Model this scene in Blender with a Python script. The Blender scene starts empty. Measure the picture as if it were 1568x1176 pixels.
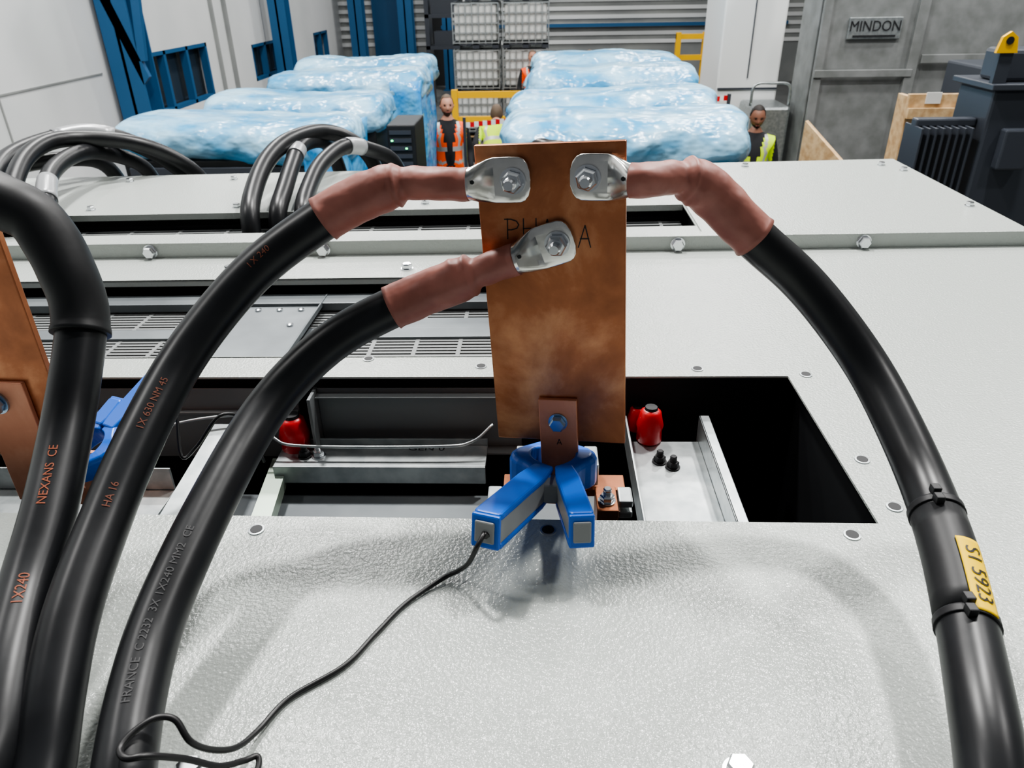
import bpy, bmesh, math, random
from mathutils import Matrix, Vector, noise
random.seed(4)
S=bpy.context.scene; COL=S.collection
S.view_settings.look='AgX - Medium High Contrast'
FL=-2.3
# ---------------------------------------------------------------- materials
def mat(name,col,rough=.5,metal=0.,bump=None,col2=None,nscale=5.,spec=.5,contrast=None,emit=None,coat=0,detail=4,trans=0,stretch=None):
    m=bpy.data.materials.new(name); m.use_nodes=True
    nt=m.node_tree; b=nt.nodes["Principled BSDF"]
    b.inputs["Base Color"].default_value=(*col,1); b.inputs["Roughness"].default_value=rough
    b.inputs["Metallic"].default_value=metal; b.inputs["Specular IOR Level"].default_value=spec
    b.inputs["Coat Weight"].default_value=coat
    if trans: b.inputs["Transmission Weight"].default_value=trans
    tc=nt.nodes.new("ShaderNodeTexCoord"); vec=tc.outputs["Object"]
    if stretch:
        mp=nt.nodes.new("ShaderNodeMapping"); mp.inputs["Scale"].default_value=stretch
        nt.links.new(vec,mp.inputs[0]); vec=mp.outputs[0]
    if col2:
        n=nt.nodes.new("ShaderNodeTexNoise"); n.inputs["Scale"].default_value=nscale; n.inputs["Detail"].default_value=detail
        nt.links.new(vec,n.inputs["Vector"])
        r=nt.nodes.new("ShaderNodeValToRGB"); lo,hi=contrast or (.35,.65)
        r.color_ramp.elements[0].position=lo; r.color_ramp.elements[1].position=hi
        r.color_ramp.elements[0].color=(*col,1); r.color_ramp.elements[1].color=(*col2,1)
        nt.links.new(n.outputs["Fac"],r.inputs[0]); nt.links.new(r.outputs[0],b.inputs["Base Color"])
    if bump:
        n2=nt.nodes.new("ShaderNodeTexNoise"); n2.inputs["Scale"].default_value=bump[0]; n2.inputs["Detail"].default_value=2
        nt.links.new(vec,n2.inputs["Vector"])
        bp=nt.nodes.new("ShaderNodeBump"); bp.inputs["Strength"].default_value=bump[1]; bp.inputs["Distance"].default_value=bump[2] if len(bump)>2 else .002
        nt.links.new(n2.outputs["Fac"],bp.inputs["Height"]); nt.links.new(bp.outputs[0],b.inputs["Normal"])
    if emit:
        b.inputs["Emission Color"].default_value=(*emit[0],1); b.inputs["Emission Strength"].default_value=emit[1]
    return m
M={}
M['paint']=mat("textured_powder_coat",(.45,.48,.455),.22,bump=(260,.9,.0013),spec=.5)
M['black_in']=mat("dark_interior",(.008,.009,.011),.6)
M['galv']=mat("galvanised_steel",(.50,.53,.53),.38,.85,col2=(.36,.39,.40),nscale=40,bump=(60,.1,.001))
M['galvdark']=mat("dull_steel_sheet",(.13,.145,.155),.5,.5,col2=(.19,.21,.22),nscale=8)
M['galvgreen']=mat("passivated_steel",(.42,.50,.42),.4,.7)
M['grille']=mat("grille_steel",(.20,.21,.21),.5,.2)
M['chrome']=mat("zinc_bolt",(.72,.74,.76),.22,1.)
M['zincblue']=mat("zinc_bolt_blue",(.42,.55,.70),.28,1.)
M['tin']=mat("tinned_copper_lug",(.70,.69,.65),.22,1.,col2=(.84,.83,.80),nscale=30,bump=(55,.3,.001))
def copper(name,a,b_,c,rough=(.3,.6),metal=.75):
    m=mat(name,a,.42,metal); nt=m.node_tree; b=nt.nodes["Principled BSDF"]
    tc=nt.nodes.new("ShaderNodeTexCoord")
    n=nt.nodes.new("ShaderNodeTexNoise"); n.inputs["Scale"].default_value=10; n.inputs["Detail"].default_value=9; n.inputs["Roughness"].default_value=.60; n.inputs["Distortion"].default_value=.3
    r=nt.nodes.new("ShaderNodeValToRGB"); e=r.color_ramp.elements
    e[0].position=.28; e[0].color=(*a,1); e[1].position=.74; e[1].color=(*c,1)
    k=e.new(.50); k.color=(*b_,1)
    nt.links.new(tc.outputs["Object"],n.inputs["Vector"]); nt.links.new(n.outputs["Fac"],r.inputs[0]); nt.links.new(r.outputs[0],b.inputs["Base Color"])
    n2=nt.nodes.new("ShaderNodeTexNoise"); n2.inputs["Scale"].default_value=30; n2.inputs["Detail"].default_value=5
    mr=nt.nodes.new("ShaderNodeMapRange"); mr.inputs["To Min"].default_value=rough[0]; mr.inputs["To Max"].default_value=rough[1]
    nt.links.new(tc.outputs["Object"],n2.inputs["Vector"]); nt.links.new(n2.outputs["Fac"],mr.inputs["Value"]); nt.links.new(mr.outputs[0],b.inputs["Roughness"])
    return m
M['copper']=copper("tarnished_copper",(.22,.082,.042),(.40,.155,.076),(.74,.40,.22),rough=(.25,.5))
M['copper2']=copper("bright_copper",(.60,.24,.14),(.70,.30,.18),(.85,.44,.29),metal=.25)
M['rubber']=mat("black_cable_rubber",(.008,.0085,.010),.36,col2=(.013,.014,.016),nscale=25,bump=(40,.15,.001),spec=.42)
M['rubber2']=mat("black_heatshrink",(.015,.0155,.017),.48,bump=(50,.3,.001),spec=.4)
M['pink']=mat("terracotta_heatshrink",(.29,.105,.080),.48,col2=(.38,.148,.116),nscale=30,bump=(40,.7,.003))
M['blue']=mat("blue_plastic",(.006,.12,.58),.35,bump=(300,.1,.0005))
M['greyp']=mat("grey_plastic",(.26,.27,.27),.45)
M['wire']=mat("black_wire",(.01,.01,.011),.4)
M['yellow']=mat("yellow_label",(1.0,.66,.0),.5,spec=.25)
M['ink']=mat("black_ink",(.01,.01,.012),.5)
M['orangeink']=mat("orange_print",(.16,.045,.022),.6)
M['greyink']=mat("grey_print",(.05,.05,.052),.6)
M['red']=mat("red_insulator",(.55,.012,.018),.35)
M['label']=mat("silver_sleeve",(.36,.37,.38),.3,.2)
M['white']=mat("white_paint",(.72,.73,.72),.5)
M['offw']=mat("paper_label",(.62,.62,.60),.5)
# ---------------------------------------------------------------- helpers
def empty(name,loc=(0,0,0),mtx=None):
    o=bpy.data.objects.new(name,None); COL.objects.link(o); o.empty_display_size=.05
    if mtx is not None: o.matrix_world=mtx
    else: o.location=loc
    return o
def mesh_obj(name,verts,faces,m,parent=None,smooth=False,loc=None,rot=None):
    me=bpy.data.meshes.new(name); me.from_pydata([tuple(v) for v in verts],[],faces); me.update()
    ms=m if isinstance(m,(list,tuple)) else [m]
    for x in ms: me.materials.append(x)
    if smooth: me.polygons.foreach_set("use_smooth",[True]*len(me.polygons))
    o=bpy.data.objects.new(name,me); COL.objects.link(o)
    if parent: o.parent=parent
    if loc: o.location=loc
    if rot: o.rotation_euler=rot
    return o
def bevel(o,w,seg=2):
    b=o.modifiers.new("bevel","BEVEL"); b.width=w; b.segments=seg; b.limit_method='ANGLE'; return o
def box(name,lo,hi,m,parent=None,bev=0,rot=None,seg=2):
    c=[(lo[i]+hi[i])/2 for i in range(3)]; h=[abs(hi[i]-lo[i])/2 for i in range(3)]
    v=[(sx*h[0],sy*h[1],sz*h[2]) for sx in(-1,1) for sy in(-1,1) for sz in(-1,1)]
    f=[(0,1,3,2),(4,6,7,5),(0,4,5,1),(2,3,7,6),(0,2,6,4),(1,5,7,3)]
    o=mesh_obj(name,v,f,m,parent,loc=c,rot=rot)
    if bev: bevel(o,bev,seg)
    return o
def boxes(name,lst,m,parent=None,bev=0):
    V=[];F=[]
    for lo,hi in lst:
        n=len(V)
        V+=[(x,y,z) for x in(lo[0],hi[0]) for y in(lo[1],hi[1]) for z in(lo[2],hi[2])]
        F+=[tuple(i+n for i in f) for f in [(0,1,3,2),(4,6,7,5),(0,4,5,1),(2,3,7,6),(0,2,6,4),(1,5,7,3)]]
    o=mesh_obj(name,V,F,m,parent)
    if bev: bevel(o,bev)
    return o
def prism(name,loop,d,axis,m,parent=None,bev=0,**k):
    n=len(loop); d=Vector(d); L=[Vector(p) for p in loop]
    V=L+[p+d for p in L]
    F=[tuple(range(n))[::-1],tuple(range(n,2*n))]+[(i,(i+1)%n,(i+1)%n+n,i+n) for i in range(n)]
    o=mesh_obj(name,V,F,m,parent,**k)
    bm=bmesh.new(); bm.from_mesh(o.data); bmesh.ops.recalc_face_normals(bm,faces=bm.faces); bm.to_mesh(o.data); bm.free()
    if bev: bevel(o,bev)
    return o
def rings(name,prof,m,parent=None,n=24,axis='z',loc=(0,0,0),smooth=False,mtx=None):
    V=[];F=[]
    for r,h in prof:
        for i in range(n):
            a=2*math.pi*i/n; V.append(Vector((r*math.cos(a),r*math.sin(a),h)))
    for j in range(len(prof)-1):
        for i in range(n):
            F.append((j*n+i,j*n+(i+1)%n,(j+1)*n+(i+1)%n,(j+1)*n+i))
    F.append(tuple(range(n))[::-1]); k=(len(prof)-1)*n; F.append(tuple(range(k,k+n)))
    if axis=='-y': R=Matrix.Rotation(math.radians(90),3,'X')
    elif axis=='x': R=Matrix.Rotation(math.radians(90),3,'Y')
    else: R=Matrix.Identity(3)
    if mtx is not None: R=mtx
    V=[R@v+Vector(loc) for v in V]
    return mesh_obj(name,V,F,m,parent,smooth=smooth)
def bolt(name,loc,parent,axis='z',s=1.,stud=True,m=None,washer=True):
    m=m or M['chrome']
    e=empty(name,loc)
    if parent: e.parent=parent
    if washer: rings("washer",[(.0125*s,0),(.0125*s,.0022*s)],m,e,28,axis)
    rings("nut",[(.0095*s,.0022*s),(.0105*s,.004*s),(.0105*s,.010*s),(.0088*s,.012*s)],m,e,6,axis)
    if stud: rings("stud",[(.006*s,.012*s),(.006*s,.014*s),(.0055*s,.0145*s),(.006*s,.016*s),(.0055*s,.0165*s),(.006*s,.018*s),(.0055*s,.0185*s),(.006*s,.021*s),(.0045*s,.023*s)],m,e,18,axis)
    return e
def catmull(P,sub):
    P=[Vector(p) for p in P]; P=[P[0]*2-P[1]]+P+[P[-1]*2-P[-2]]; out=[]
    for i in range(1,len(P)-2):
        a,b,c,d=P[i-1:i+3]
        for k in range(sub):
            t=k/sub; out.append(.5*((2*b)+(c-a)*t+(2*a-5*b+4*c-d)*t*t+(3*b-a-3*c+d)*t**3))
    out.append(P[-2].copy()); return out
def relax(P,it):
    P=[p.copy() for p in P]
    for _ in range(it):
        Q=[p.copy() for p in P]
        for i in range(1,len(P)-1): Q[i]=P[i]*.5+(P[i-1]+P[i+1])*.25
        P=Q
    return P
def frames(P):
    T=[(P[min(i+1,len(P)-1)]-P[max(i-1,0)]).normalized() for i in range(len(P))]
    N=T[0].orthogonal().normalized(); out=[]; s=0
    for i,p in enumerate(P):
        if i: s+=(p-P[i-1]).length
        N=(N-T[i]*N.dot(T[i])).normalized(); out.append((p,T[i],N,T[i].cross(N),s))
    return out
def tube(name,pts,r,m,parent=None,n=24,sub=8,rx=0):
    P=relax(catmull(pts,sub),rx) if sub>1 else [Vector(p) for p in pts]
    fr=frames(P); tot=fr[-1][4]; V=[];F=[]
    for p,t,a,b,s in fr:
        for i in range(n):
            th=2*math.pi*i/n
            rr=r(s/tot,th,s) if callable(r) else r
            V.append(p+(a*math.cos(th)+b*math.sin(th))*rr)
    k=len(fr)
    for j in range(k-1):
        for i in range(n): F.append((j*n+i,j*n+(i+1)%n,(j+1)*n+(i+1)%n,(j+1)*n+i))
    F.append(tuple(range(n))[::-1]); F.append(tuple(range((k-1)*n,k*n)))
    o=mesh_obj(name,V,F,m,parent,smooth=True)
    o.data.polygons[-1].use_smooth=False; o.data.polygons[-2].use_smooth=False
    return o,fr
def at(fr,s):
    for i in range(len(fr)-1):
        if fr[i+1][4]>=s:
            a,b=fr[i],fr[i+1]; k=(s-a[4])/max(b[4]-a[4],1e-9)
            return a[0].lerp(b[0],k),a[1].lerp(b[1],k).normalized()
    return fr[-1][0],fr[-1][1]
def wrap(fr,s0,x,y,r,face,off=0.,flip=1):
    p,t=at(fr,s0+x*1.0); f=Vector(face); f=(f-t*f.dot(t)).normalized(); side=t.cross(f)
    a=off+y/r; return p+(f*math.cos(a)+side*math.sin(a)*flip)*r
def text_mesh(body,size,res=3):
    c=bpy.data.curves.new("txt","FONT"); c.body=body; c.size=size; c.resolution_u=res; c.align_x='CENTER'; c.align_y='CENTER'
    o=bpy.data.objects.new("txt",c); COL.objects.link(o); bpy.context.view_layer.update()
    dg=bpy.context.evaluated_depsgraph_get(); me=bpy.data.meshes.new_from_object(o.evaluated_get(dg))
    bpy.data.objects.remove(o)
    # refine long edges so the glyphs can bend round a cable
    bm=bmesh.new(); bm.from_mesh(me); bmesh.ops.triangulate(bm,faces=bm.faces)
    for _ in range(2):
        ed=[e for e in bm.edges if e.calc_length()>size*.22]
        if ed: bmesh.ops.subdivide_edges(bm,edges=ed,cuts=1); bmesh.ops.triangulate(bm,faces=[f for f in bm.faces if len(f.verts)>3])
    bm.to_mesh(me); bm.free()
    V=[v.co.copy() for v in me.vertices]; F=[tuple(p.vertices) for p in me.polygons]
    bpy.data.meshes.remove(me); return V,F
def cable_text(name,body,size,fr,s0,r,face,m,parent,off=0.,flip=1,rev=1):
    V,F=text_mesh(body,size)
    mesh_obj(name,[wrap(fr,s0,v.x*rev,v.y,r+.0004,face,off,flip) for v in V],F,m,parent)
def flat_text(name,body,size,m,parent,loc,rot=(math.pi/2,0,0),sx=1.):
    V,F=text_mesh(body,size)
    return mesh_obj(name,[(v.x*sx,v.y,0) for v in V],F,m,parent,loc=loc,rot=rot)
# ---------------------------------------------------------------- enclosure
enc=empty("metal_enclosure")
xb=[-1.7,-1.3,-.95,.05,.349,1.07]; yb=[-.25,.614,.933,1.0,1.34,1.65,1.83,2.28]
V=[];F=[]
for y in yb:
    for x in xb: V.append((x,y,0))
nx=len(xb)
for j in range(len(yb)-1):
    for i in range(nx-1):
        x0,x1,y0,y1=xb[i],xb[i+1],yb[j],yb[j+1]
        if y0==.614 and -.96<x0 and x1<.35: continue
        if y0==1.0 and -1.31<x0 and x1<=.05: continue
        if y0==1.65 and -1.31<x0 and x1<.35: continue
        F.append((j*nx+i,j*nx+i+1,(j+1)*nx+i+1,(j+1)*nx+i))
roof=mesh_obj("roof_panel",V,F,M['paint'],enc)
so=roof.modifiers.new("s","SOLIDIFY"); so.thickness=.003; so.offset=-1
boxes("side_panels",[((-1.7,-.25,FL),(-1.69,2.2,-.005)),((1.06,-.25,FL),(1.07,2.25,-.005)),((-1.69,-.25,FL),(1.06,-.24,-.005)),((-1.69,2.19,FL),(1.06,2.2,-.005))],M['paint'],enc)
boxes("standing_seam",[((-1.7,1.480,0),(1.07,1.483,.030)),((-1.7,1.480,.028),(1.07,1.51,.031)),((-1.7,1.507,.0),(1.07,1.51,.028))],M['paint'],enc,.0012)
boxes("far_panel_lip",[((-1.3,1.825,-.014),(.349,1.829,.001)),((.352,1.55,.0),(.356,1.829,.004)),((-1.3,1.34,-.012),(.05,1.343,0)),((-1.3,.996,-.012),(.05,.999,0))],M['paint'],enc)
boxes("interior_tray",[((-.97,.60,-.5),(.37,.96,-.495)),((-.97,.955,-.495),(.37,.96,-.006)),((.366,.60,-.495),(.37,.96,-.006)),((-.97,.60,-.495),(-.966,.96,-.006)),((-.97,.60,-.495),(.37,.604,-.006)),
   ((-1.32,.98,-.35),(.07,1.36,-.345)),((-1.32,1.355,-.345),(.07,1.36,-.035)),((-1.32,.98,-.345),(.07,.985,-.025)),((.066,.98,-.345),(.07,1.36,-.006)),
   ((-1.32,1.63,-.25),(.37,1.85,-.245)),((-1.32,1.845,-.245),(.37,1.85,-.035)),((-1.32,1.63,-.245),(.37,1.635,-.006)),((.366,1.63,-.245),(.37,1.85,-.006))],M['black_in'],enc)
L=[]
y=1.004
while y<1.33:
    if not 1.165<y<1.20: L.append(((-1.3,y,-.052),(.05,y+.0065,-.049)))
    y+=.0118
for x in [ -1.27+.075*i for i in range(18)]: L.append(((x,1.0,-.0535),(x+.007,1.335,-.0485)))
y=1.66
while y<1.83:
    L.append(((-1.3,y,-.045),(.345,y+.009,-.042))); y+=.020
for x in [ -1.27+.12*i for i in range(14)]: L.append(((x,1.65,-.0465),(x+.008,1.83,-.0415)))
boxes("vent_grille",L,M['grille'],enc)
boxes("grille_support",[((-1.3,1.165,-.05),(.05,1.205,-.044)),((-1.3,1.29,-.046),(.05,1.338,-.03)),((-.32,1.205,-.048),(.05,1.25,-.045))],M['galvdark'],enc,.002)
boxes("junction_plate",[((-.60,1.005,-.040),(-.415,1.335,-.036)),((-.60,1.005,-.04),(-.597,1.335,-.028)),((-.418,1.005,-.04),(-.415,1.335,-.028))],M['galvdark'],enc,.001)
for x,y in [(-.53,1.27),(-.49,1.27),(-.45,1.27),(-.56,1.20),(-.45,1.2)]: rings("plate_screw",[(.006,0),(.006,.003),(.003,.004)],M['chrome'],enc,12,loc=(x,y,-.036))
for x in (-1.17,-.816,-.456,.279,.662,1.02): bolt("seam_bolt",(x,1.480,.014),enc,'-y',1.2,False)
for x in (-.98,-.62,-.268): bolt("ledge_bolt",(x,1.39,0),enc,'z',1.0,False)
for x,y in [(1.035,1.77),(1.035,2.13),(1.0,2.20),(.6,2.22),(-1.15,1.88),(-.78,1.88),(-.3,1.88),(-1.2,2.2),(-.9,2.2),(-.35,2.2),(.3,2.2)]: bolt("roof_bolt",(x,y,0),enc,'z',.9,False)
for x,y in [(.375,.937),(.375,.728),(.376,.641),(.315,.595),(.225,.955),(-.262,.99),(-.297,.591),(.007,.596),(-.09,.965)]:
    rings("rivet_nut",[(.0088,0),(.0084,.0012),(.0068,.0014)],M['galv'],enc,24,loc=(x,y,0))
    rings("rivet_hole",[(.0064,.0014),(.0064,.0017)],M['black_in'],enc,20,loc=(x,y,0))
for x,y in [(-.252,.322),(.142,.334)]: bolt("roof_bolt",(x,y,0),enc,'z',.95,False)
# interior metalwork
boxes("cross_rail",[((-.385,.862,-.110),(-.08,.918,-.106)),((-.385,.858,-.135),(-.08,.862,-.106)),((-.385,.915,-.106),(-.08,.918,-.095))],M['galv'],enc,.001)
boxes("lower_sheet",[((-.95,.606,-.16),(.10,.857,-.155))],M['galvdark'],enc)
M['sheet']=mat("grey_sheet",(.20,.215,.22),.4,.3)
boxes("rear_channel",[((-.33,.935,-.12),(-.03,.938,-.02)),((-.33,.915,-.124),(-.03,.938,-.12)),((-.335,.90,-.12),(-.33,.94,-.02)),((-.93,.935,-.14),(-.36,.938,-.02)),((-.93,.925,-.06),(-.36,.935,-.055)),((-.33,.92,-.03),(-.03,.936,-.027))],M['sheet'],enc,.001)
prism("side_strap",[(-.475,.90,-.06),(-.44,.90,-.06),(-.415,.625,-.08),(-.47,.625,-.08)],(0,0,-.004),0,M['galv'],enc)
prism("side_strap_b",[(-.40,.90,-.12),(-.375,.90,-.12),(-.345,.62,-.13),(-.375,.62,-.13)],(0,0,-.02),0,M['galvgreen'],enc)
boxes("left_bracket",[((-.90,.70,-.11),(-.50,.80,-.105)),((-.90,.80,-.105),(-.50,.803,-.07))],M['galv'],enc,.001)
tube("edge_rod",[(-.56,.86,-.05),(-.50,.885,-.045),(-.44,.90,-.045),(-.405,.90,-.05),(-.385,.885,-.075),(-.34,.88,-.085),(-.15,.88,-.085),(-.10,.885,-.08),(-.07,.90,-.06)],.0022,M['galv'],enc,10,6)
boxes("right_bracket",[((.120,.655,-.082),(.222,.885,-.079)),((.117,.655,-.082),(.120,.90,-.045)),((.222,.64,-.11),(.225,.90,-.045)),((.222,.64,-.048),(.236,.90,-.045))],M['galv'],enc,.001)
for x,y in [(.160,.835),(.176,.822)]: bolt("bracket_bolt",(x,y,-.079),enc,'z',.8,True,M['black_in'])
def insulator(x,y,z,s=1):
    e=empty("red_insulator",(x,y,z)); e.parent=enc
    rings("body",[(.014*s,-.03*s),(.019*s,-.025*s),(.018*s,-.008*s),(.020*s,0),(.017*s,.012*s),(.015*s,.022*s),(.010*s,.026*s)],M['red'],e,20,smooth=True)
    rings("cap",[(.010*s,.026*s),(.009*s,.030*s)],M['black_in'],e,12)
insulator(-.365,.912,-.085,1.15); insulator(.152,.888,-.052,.95); insulator(.140,.935,-.07,.7)
bolt("rail_bolt",(-.325,.885,-.106),enc,'z',.8); bolt("rail_bolt",(-.345,.885,-.106),enc,'z',.8,m=M['black_in'])
flat_text("stencil","GEN 0",.014,M['ink'],enc,(-.17,.905,-.1055),(0,0,0),1.4)
boxes("lower_busbar",[((-.045,.70,-.035),(.098,.73,-.025)),((.062,.655,-.11),(.086,.70,-.02)),((-.05,.655,-.10),(-.03,.70,-.03))],M['copper'],enc,.001)
boxes("busbar_support",[((-.062,.672,-.03),(-.046,.70,-.02)),((-.062,.672,-.045),(-.046,.70,-.035)),((.088,.672,-.03),(.104,.70,-.02)),((.088,.672,-.045),(.104,.70,-.035)),((-.03,.70,-.02),(-.012,.74,.01)),((.05,.70,-.02),(.066,.74,.01))],M['galv'],enc,.002)
bolt("busbar_bolt",(.074,.672,-.02),enc,'z',.8)
def fan(x,y): return y+max(0,(y-.62))*.042*x
for o in enc.children:
    if o.type=='MESH' and o.location.length<1e-6:
        for v in o.data.vertices: v.co.y=fan(v.co.x,v.co.y)
    else: o.location.y=fan(o.location.x,o.location.y)
# ---------------------------------------------------------------- copper plates
def plate_mtx(c,X,Z):
    X=Vector(X).normalized(); Z=Vector(Z); Z=(Z-X*Z.dot(X)).normalized(); Y=Z.cross(X)
    m=Matrix((X,Y,Z)).transposed().to_4x4(); m.translation=Vector(c); return m
def lug(name,parent,loc,ang,mirror=False):
    secs=[(-.052,.0150,.0150,-.017,2),(-.038,.0155,.0150,-.0165,2),(-.032,.0178,.0115,-.013,2.4),(-.0245,.0205,.0055,-.0068,3),(-.0185,.0216,.0034,-.0036,6),
          (-.004,.0218,.0034,-.0034,6),(.006,.0214,.0034,-.0034,6),(.0105,.0196,.0034,-.0034,6),(.0140,.0155,.0034,-.0034,6),(.0162,.0085,.0034,-.0034,6),(.0166,.004,.0030,-.0034,6)]
    n=32;V=[];F=[]
    for x,w,h,yo,p in secs:
        for i in range(n):
            a=2*math.pi*i/n; c,s=math.cos(a),math.sin(a)
            V.append((x,yo+h*math.copysign(abs(c)**(2/p),c),w*math.copysign(abs(s)**(2/p),s)))
    for j in range(len(secs)-1):
        for i in range(n): F.append((j*n+i,(j+1)*n+i,(j+1)*n+(i+1)%n,j*n+(i+1)%n))
    F.append(tuple(range(n))); k=(len(secs)-1)*n; F.append(tuple(range(k,k+n))[::-1])
    if mirror: V=[(-v[0],v[1],v[2]) for v in V]; F=[f[::-1] for f in F]
    e=empty(name,loc); e.parent=parent; e.rotation_euler=(0,ang,0)
    lb_=mesh_obj("lug_body",V,F,M['tin'],e,smooth=True)
    es=lb_.modifiers.new("es","EDGE_SPLIT"); es.split_angle=math.radians(38)
    rings("inspection_hole",[(.002,0),(.002,.0004)],M['black_in'],e,12,'-y',loc=((.034 if mirror else -.034),-.0285,.004))
    b=bolt("lug_bolt",(0,-.007,0),e,'-y',1.0); b.rotation_euler=(0,.3,0)
    R=Matrix.Rotation(ang,3,'Y')
    return lambda d:Vector(loc)+R@Vector((d if mirror else -d,-.0168,0))
W,H,TH=.143,.322,.008
pm=plate_mtx((.0135,.7045,.206),(.985,-.162,.055),(-.045,.025,1))
p1=empty("copper_busbar_plate",mtx=pm)
box("plate",(-W/2,-TH/2,-H/2),(W/2,TH/2,H/2),M['copper'],p1,.0012)
box("tab",(-.022,-TH/2-.006,-.245),(.020,-TH/2-.0002,-.106),M['copper2'],p1,.001)
bolt("tab_bolt",(-.001,-TH/2-.006,-.133),p1,'-y',.85,False,M['zincblue'])
yl=-TH/2
def strokes(name,lines,r,m,parent,yy):
    V=[];F=[]
    for L in lines:
        P=[Vector(p) for p in L]
        for a,b in zip(P,P[1:]):
            d=(b-a).normalized(); nrm=Vector((-d.y,d.x))*r; a2=a-d*r*.6; b2=b+d*r*.6; n=len(V)
            V+=[(q.x,yy,q.y) for q in (a2-nrm,b2-nrm,b2+nrm,a2+nrm)]; F.append((n,n+1,n+2,n+3))
    return mesh_obj(name,V,F,m,parent)
strokes("phase_marking",[[(-.0445,.071),(-.0435,.091)],[(-.0465,.0905),(-.040,.0905),(-.0345,.0885),(-.0325,.085),(-.0345,.0815),(-.040,.080),(-.0435,.080)],
  [(-.0285,.071),(-.0275,.091)],[(-.028,.081),(-.016,.0815)],[(-.016,.071),(-.015,.091)],
  [(-.010,.071),(-.004,.090),(.001,.071)],[(-.0075,.078),(-.001,.078)],
  [(.0255,.062),(.0325,.0835),(.0375,.062)],[(.0275,.0705),(.036,.0705)]],.00055,M['ink'],p1,yl-.0004)
strokes("tab_marking",[[(-.003,-.162),(-.0005,-.155),(.002,-.162)],[(-.002,-.160),(.001,-.160)]],.0004,M['ink'],p1,yl-.0064)
l1=lug("cable_lug",p1,(-.034,yl,.129),0.0)
l2=lug("cable_lug",p1,(.0365,yl,.130),0.03,True)
l3=lug("cable_lug",p1,(.006,yl,.068),-.30)
Wp=lambda v:pm@v
MM=.001
def mm(L): return [Vector(p)*MM for p in L]
# ---------------------------------------------------------------- cables
def sleeve_r(r0,r1,crease,seed,end=.0008):
    def f(s,th,L):
        k=min(1,max(0,(s-crease+.10)/.2)); k=k*k*(3-2*k)
        r=r0+(r1-r0)*k
        r+=.0022*math.exp(-((s-crease)/.016)**2)*(1+.6*math.sin(th+seed))
        r-=.0018*math.exp(-((s-crease+.05)/.03)**2)
        r+=.0012*math.exp(-((s-crease-.10-.05*math.sin(th*1.0+seed))/.02)**2)*max(0,math.sin(th*1.5+seed))
        r+=.0013*noise.noise(Vector((math.cos(th)*1.3,math.sin(th)*1.3,s*9+seed)))
        if s>.985: r+=end*(s-.985)/.015
        return r
    return f
def power_cable(name,start,pts,npink,crease,rc=.0205,seed=0):
    e=empty(name); P=[Wp(start(.040)),Wp(start(.052))]+mm(pts)
    full=relax(catmull(P,12),14)
    nk=12*(npink+1)
    tube("heatshrink_sleeve",full[:nk],sleeve_r(.0158,.0222,crease,seed),M['pink'],e,40,1)
    o,fr=tube("cable_jacket",full[nk-6:],rc,M['rubber'],e,40,1)
    return e,fr
c1,f1=power_cable("power_cable",l1,[(-105,702,331),(-136,707,330),(-178,706,316),(-217,700,296),(-274,677,260),(-314,644,222),(-342,599,185),(-356,531,146),(-361,466,111),(-356,394,83),(-344,334,56),(-337,301,36),(-330,263,22),(-325,200,21.5),(-322,100,21.5),(-320,-20,21.5),(-320,-180,21.5)],4,.46,seed=1)
c2,f2=power_cable("power_cable",l3,[(-59,688,249),(-85,690,238),(-112,690,227),(-156,684,209),(-203,665,189),(-245,635,160),(-272,585,133),(-284,515,110),(-291,446,89),(-294,389,69),(-286,336,55),(-276,297,45),(-266,254,30),(-262,190,22),(-262,90,21.5),(-262,-20,21.5),(-262,-180,21.5)],4,.36,seed=4)
c3,f3=power_cable("power_cable",l2,[(112,688,338),(130,695,336),(150,700,327),(172,701,308),(206,697,276),(248,692,242),(283,674,206),(314,642,166),(328,591,135),(333,531,109),(321,456,98),(306,393,87),(287,333,82),(276,293,72),(266,250,52),(262,200,30),(260,120,21.5),(260,0,21.5),(260,-180,21.5)],5,.40,seed=8)
e0=empty("power_cable")
P0=relax(catmull(mm([(-640,640,290),(-600,648,325),(-555,646,343),(-509,643,342),(-479,638,331),(-457,641,313),(-439,631,273),(-431,621,232),(-428,588,194),(-425,543,152),(-413,478,115),(-403,416,86),(-383,351,69),(-367,299,50),(-372,240,30),(-380,180,21.5),(-385,60,21.5),(-385,-180,21.5)]),12),14)
def r0f(s,th,L): return .0245+.0012*noise.noise(Vector((math.cos(th),math.sin(th),s*10)))+(.001 if s>.98 else 0)
tube("black_heatshrink",P0[:12*7+6],r0f,M['rubber2'],e0,40,1)
_,f0=tube("cable_jacket",P0[12*7:],.0215,M['rubber'],e0,40,1)
nface=(.25,-.45,.6)
M['orangeink2']=mat("orange_print_strong",(.30,.075,.03),.6)
cable_text("print","NEXANS  CE",.010,f0,.165,.0215,nface,M['orangeink2'],e0,.05,1,-1)
cable_text("print","1X240",.011,f0,.27,.0215,nface,M['orangeink2'],e0,-.1,1,-1)
cable_text("print","FRANCE  C 2232  3X 1X240 MM2  CE",.009,f2,.40,.0205,(.4,-.5,.6),M['greyink'],c2,.3,1,-1)
for s_,t_ in ((.09,"I X 240"),(.27,"1X 630 NM 45"),(.36,"HA 16")): cable_text("print",t_,.009,f1,s_,.0205,(.6,-.4,.5),M['orangeink'],c1,.35,1,-1)
def ring_on(fr,s0,w,r,m,parent,name):
    pts=[at(fr,s0+w*(i/6-.5))[0] for i in range(7)]
    tube(name,pts,r,m,parent,32,1)
def nearest_s(fr,p):
    p=Vector(p)*MM; return min(fr,key=lambda q:(q[0]-p).length)[4]
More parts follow.
